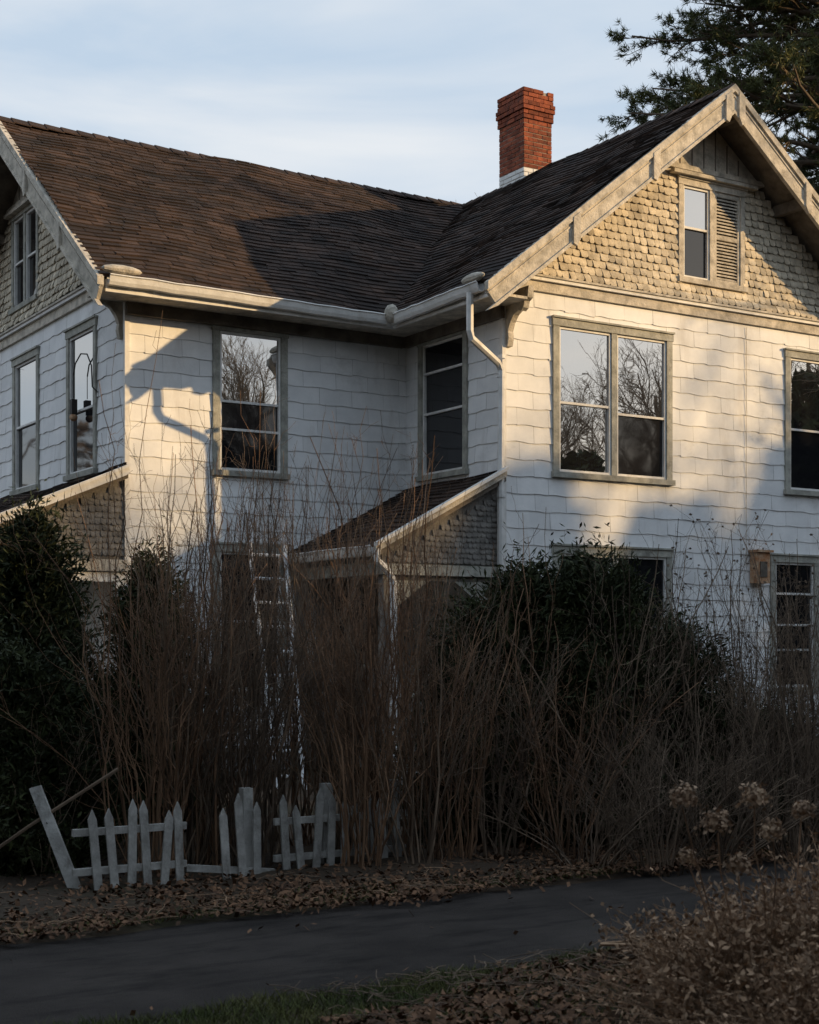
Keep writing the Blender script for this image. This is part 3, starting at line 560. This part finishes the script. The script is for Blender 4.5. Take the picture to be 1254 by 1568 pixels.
# ---------------------------------------------------------------- fence
def picket(mb,x,w,h,lean=0,dy=0):
    p=[(x,0),(x+w,0),(x+w+lean,h*.88),(x+w/2+lean,h),(x+lean,h*.88)]
    mb.slab([(a,9.02+dy,b+.03) for a,b in p],(0,.016,0),'fence')
mb=MB(); x=3.2
while x<5.6:
    gap=(x>3.95 and x<4.1) or (x>4.45 and x<4.6)
    if not gap and R.random()>.10: picket(mb,x,.055,R.uniform(.46,.57),R.uniform(-.045,.035),R.uniform(-.006,.006))
    x+=.112
for z in (.13,.38): mb.box(3.18,3.95,9.04,9.075,z,z+.045,'fence'); mb.box(4.6,5.65,9.041,9.076,z-.02,z+.025,'fence')
mb.hexa([(3.95,9.04,.10),(4.6,9.04,.02),(4.6,9.075,.02),(3.95,9.075,.10)],[(3.95,9.04,.145),(4.6,9.04,.065),(4.6,9.075,.065),(3.95,9.075,.145)],'fence')
for xx in (4.38,5.0,5.55): mb.box(xx,xx+.07,9.078,9.15,0,.62,'fence')
mb.build('picket_fence',rotz=YAW)
mb=MB(); mb.hexa([(-2.16,9.42,.02),(-2.08,9.42,.02),(-2.08,9.47,.02),(-2.16,9.47,.02)],[(-2.46,9.6,.66),(-2.39,9.6,.68),(-2.39,9.64,.68),(-2.46,9.64,.66)],'fence')
mb.tube([(-2.9,9.5,.1),(-2.45,9.55,.42),(-1.9,9.7,.78)],.012,'twig2',5); mb.build('leaning_fence_post')
mb=MB(); mb.tube([(1.14,16.3,.14),(1.12,15.9,.06),(.95,15.5,.05),(.5,14.6,.05),(.12,13.6,.05),(-.15,13.0,.05)],.045,'white',8); mb.build('drain_pipe')
# ladder
mb=MB(); tl,bl=Vector((-1.78,16.5,2.72)),Vector((-1.40,15.8,.05)); tr_,br_=Vector((-1.39,16.55,2.70)),Vector((-1.11,15.75,.05))
for a,b in ((tl,bl),(tr_,br_)):
    mb.hexa([b+Vector((-.022,-.03,0)),b+Vector((.022,-.03,0)),b+Vector((.022,.03,0)),b+Vector((-.022,.03,0))],[a+Vector((-.022,-.03,0)),a+Vector((.022,-.03,0)),a+Vector((.022,.03,0)),a+Vector((-.022,.03,0))],'alum')
for i in range(10):
    f=(i+.5)/10; mb.tube([tuple(bl.lerp(tl,f)),tuple(br_.lerp(tr_,f))],.018,'alum',6)
mb.build('ladder')
# ---------------------------------------------------------------- foreground dried plants
def drymass(name,x,y,h,sp,n,k='dry'):
    th=rng.uniform(0,6.28,n); rr=np.sqrt(rng.random(n)); b=np.stack([x+np.cos(th)*rr*sp*.45,y+np.sin(th)*rr*sp*.45,np.zeros(n)],-1); K=6; t=np.linspace(0,1,K)
    H=h*rng.uniform(.35,1,n)*(1.1-.4*rr); out=sp*.75*rr*rng.uniform(.3,1.2,n); d=np.stack([np.cos(th),np.sin(th)],-1)+rng.normal(0,.5,(n,2))
    Pp=np.zeros((n,K,3)); Pp[:,:,:2]=b[:,None,:2]+d[:,None]*out[:,None,None]*(t**1.4)[None,:,None]; Pp[:,:,2]=H[:,None]*(1.2*t-.35*t**2.5)
    Pp+=np.cumsum(rng.normal(0,.008,Pp.shape),axis=1)*t[None,:,None]; rad=np.full((n,K),.0024)*np.linspace(1.2,.5,K)
    a,ar=kids(Pp,rad,n*6,.3,1,.05,.15,.7,.7,.1,K=3,rs=.8); tip=np.concatenate([a[:,-1],a[:,1]]); m=len(tip)
    A=unit(rng.normal(size=(m,3)))*rng.uniform(.008,.022,(m,1)); B=unit(np.cross(A,rng.normal(size=(m,3))))*rng.uniform(.005,.012,(m,1))
    return np_obj(name,[(*tubes(Pp,rad),0),(*tubes(a,np.maximum(ar,.001)),0),(*quads(tip,A,B),0)],[k])
drymass('dried_perennial_clump',1.5,6.2,.66,.5,600); drymass('dried_perennial_clump',1.9,6.4,.9,.6,600); drymass('dried_perennial_clump',1.3,6.1,.32,.45,300); drymass('dried_perennial_clump',1.7,5.7,.5,.5,500); drymass('dried_perennial_clump',1.25,6.5,.6,.35,120)
parts=[]; heads=[(1.10,5.95,.98,.066),(1.24,6.0,.87,.074),(1.42,6.1,.97,.066),(1.50,6.15,.82,.058),(1.64,6.2,.9,.05),(1.33,6.0,.70,.055),(1.72,6.0,.78,.055),(1.14,6.1,.72,.04)]
st=[];
for (x,y,z,r) in heads:
    st.append(np.stack([np.linspace(1.55+(x-1.55)*.4,x,6)+rng.normal(0,.008,6),np.linspace(6.15,y,6),np.linspace(0,z-r*.5,6)],-1))
    n=240; d=unit(rng.normal(size=(n,3))); d[:,2]=np.abs(d[:,2])*1.5-.6; lb=1+.2*np.sin(np.arctan2(d[:,1],d[:,0])*3+x*9)[:,None]; C=np.array([x,y,z])+d*r*lb*rng.uniform(.35,1.1,(n,1)); A=unit(rng.normal(size=(n,3)))*rng.uniform(.007,.015,(n,1)); B=unit(np.cross(A,d))*.009; parts.append((*quads(C,A,B),0))
st=np.array(st); parts.append((*tubes(st,np.full(st.shape[:2],.0032),5),1)); np_obj('dried_hydrangea',parts,['head','twig'])
mb=MB()
for i in range(26):
    a=R.uniform(-.5,.45); x=R.uniform(.93,1.1); y=7.2+R.uniform(-.25,.25); z=.05+R.random()*.1; l=R.uniform(.15,.5)
    mb.tube([(x,y,z),(x+l*.5*math.cos(a),y+l*.5*math.sin(a),z+.01),(x+l*math.cos(a),y+l*math.sin(a),z+R.uniform(0,.04))],R.uniform(.004,.011),'twig2' if i%2 else 'dry',5)
mb.build('stick_pile')
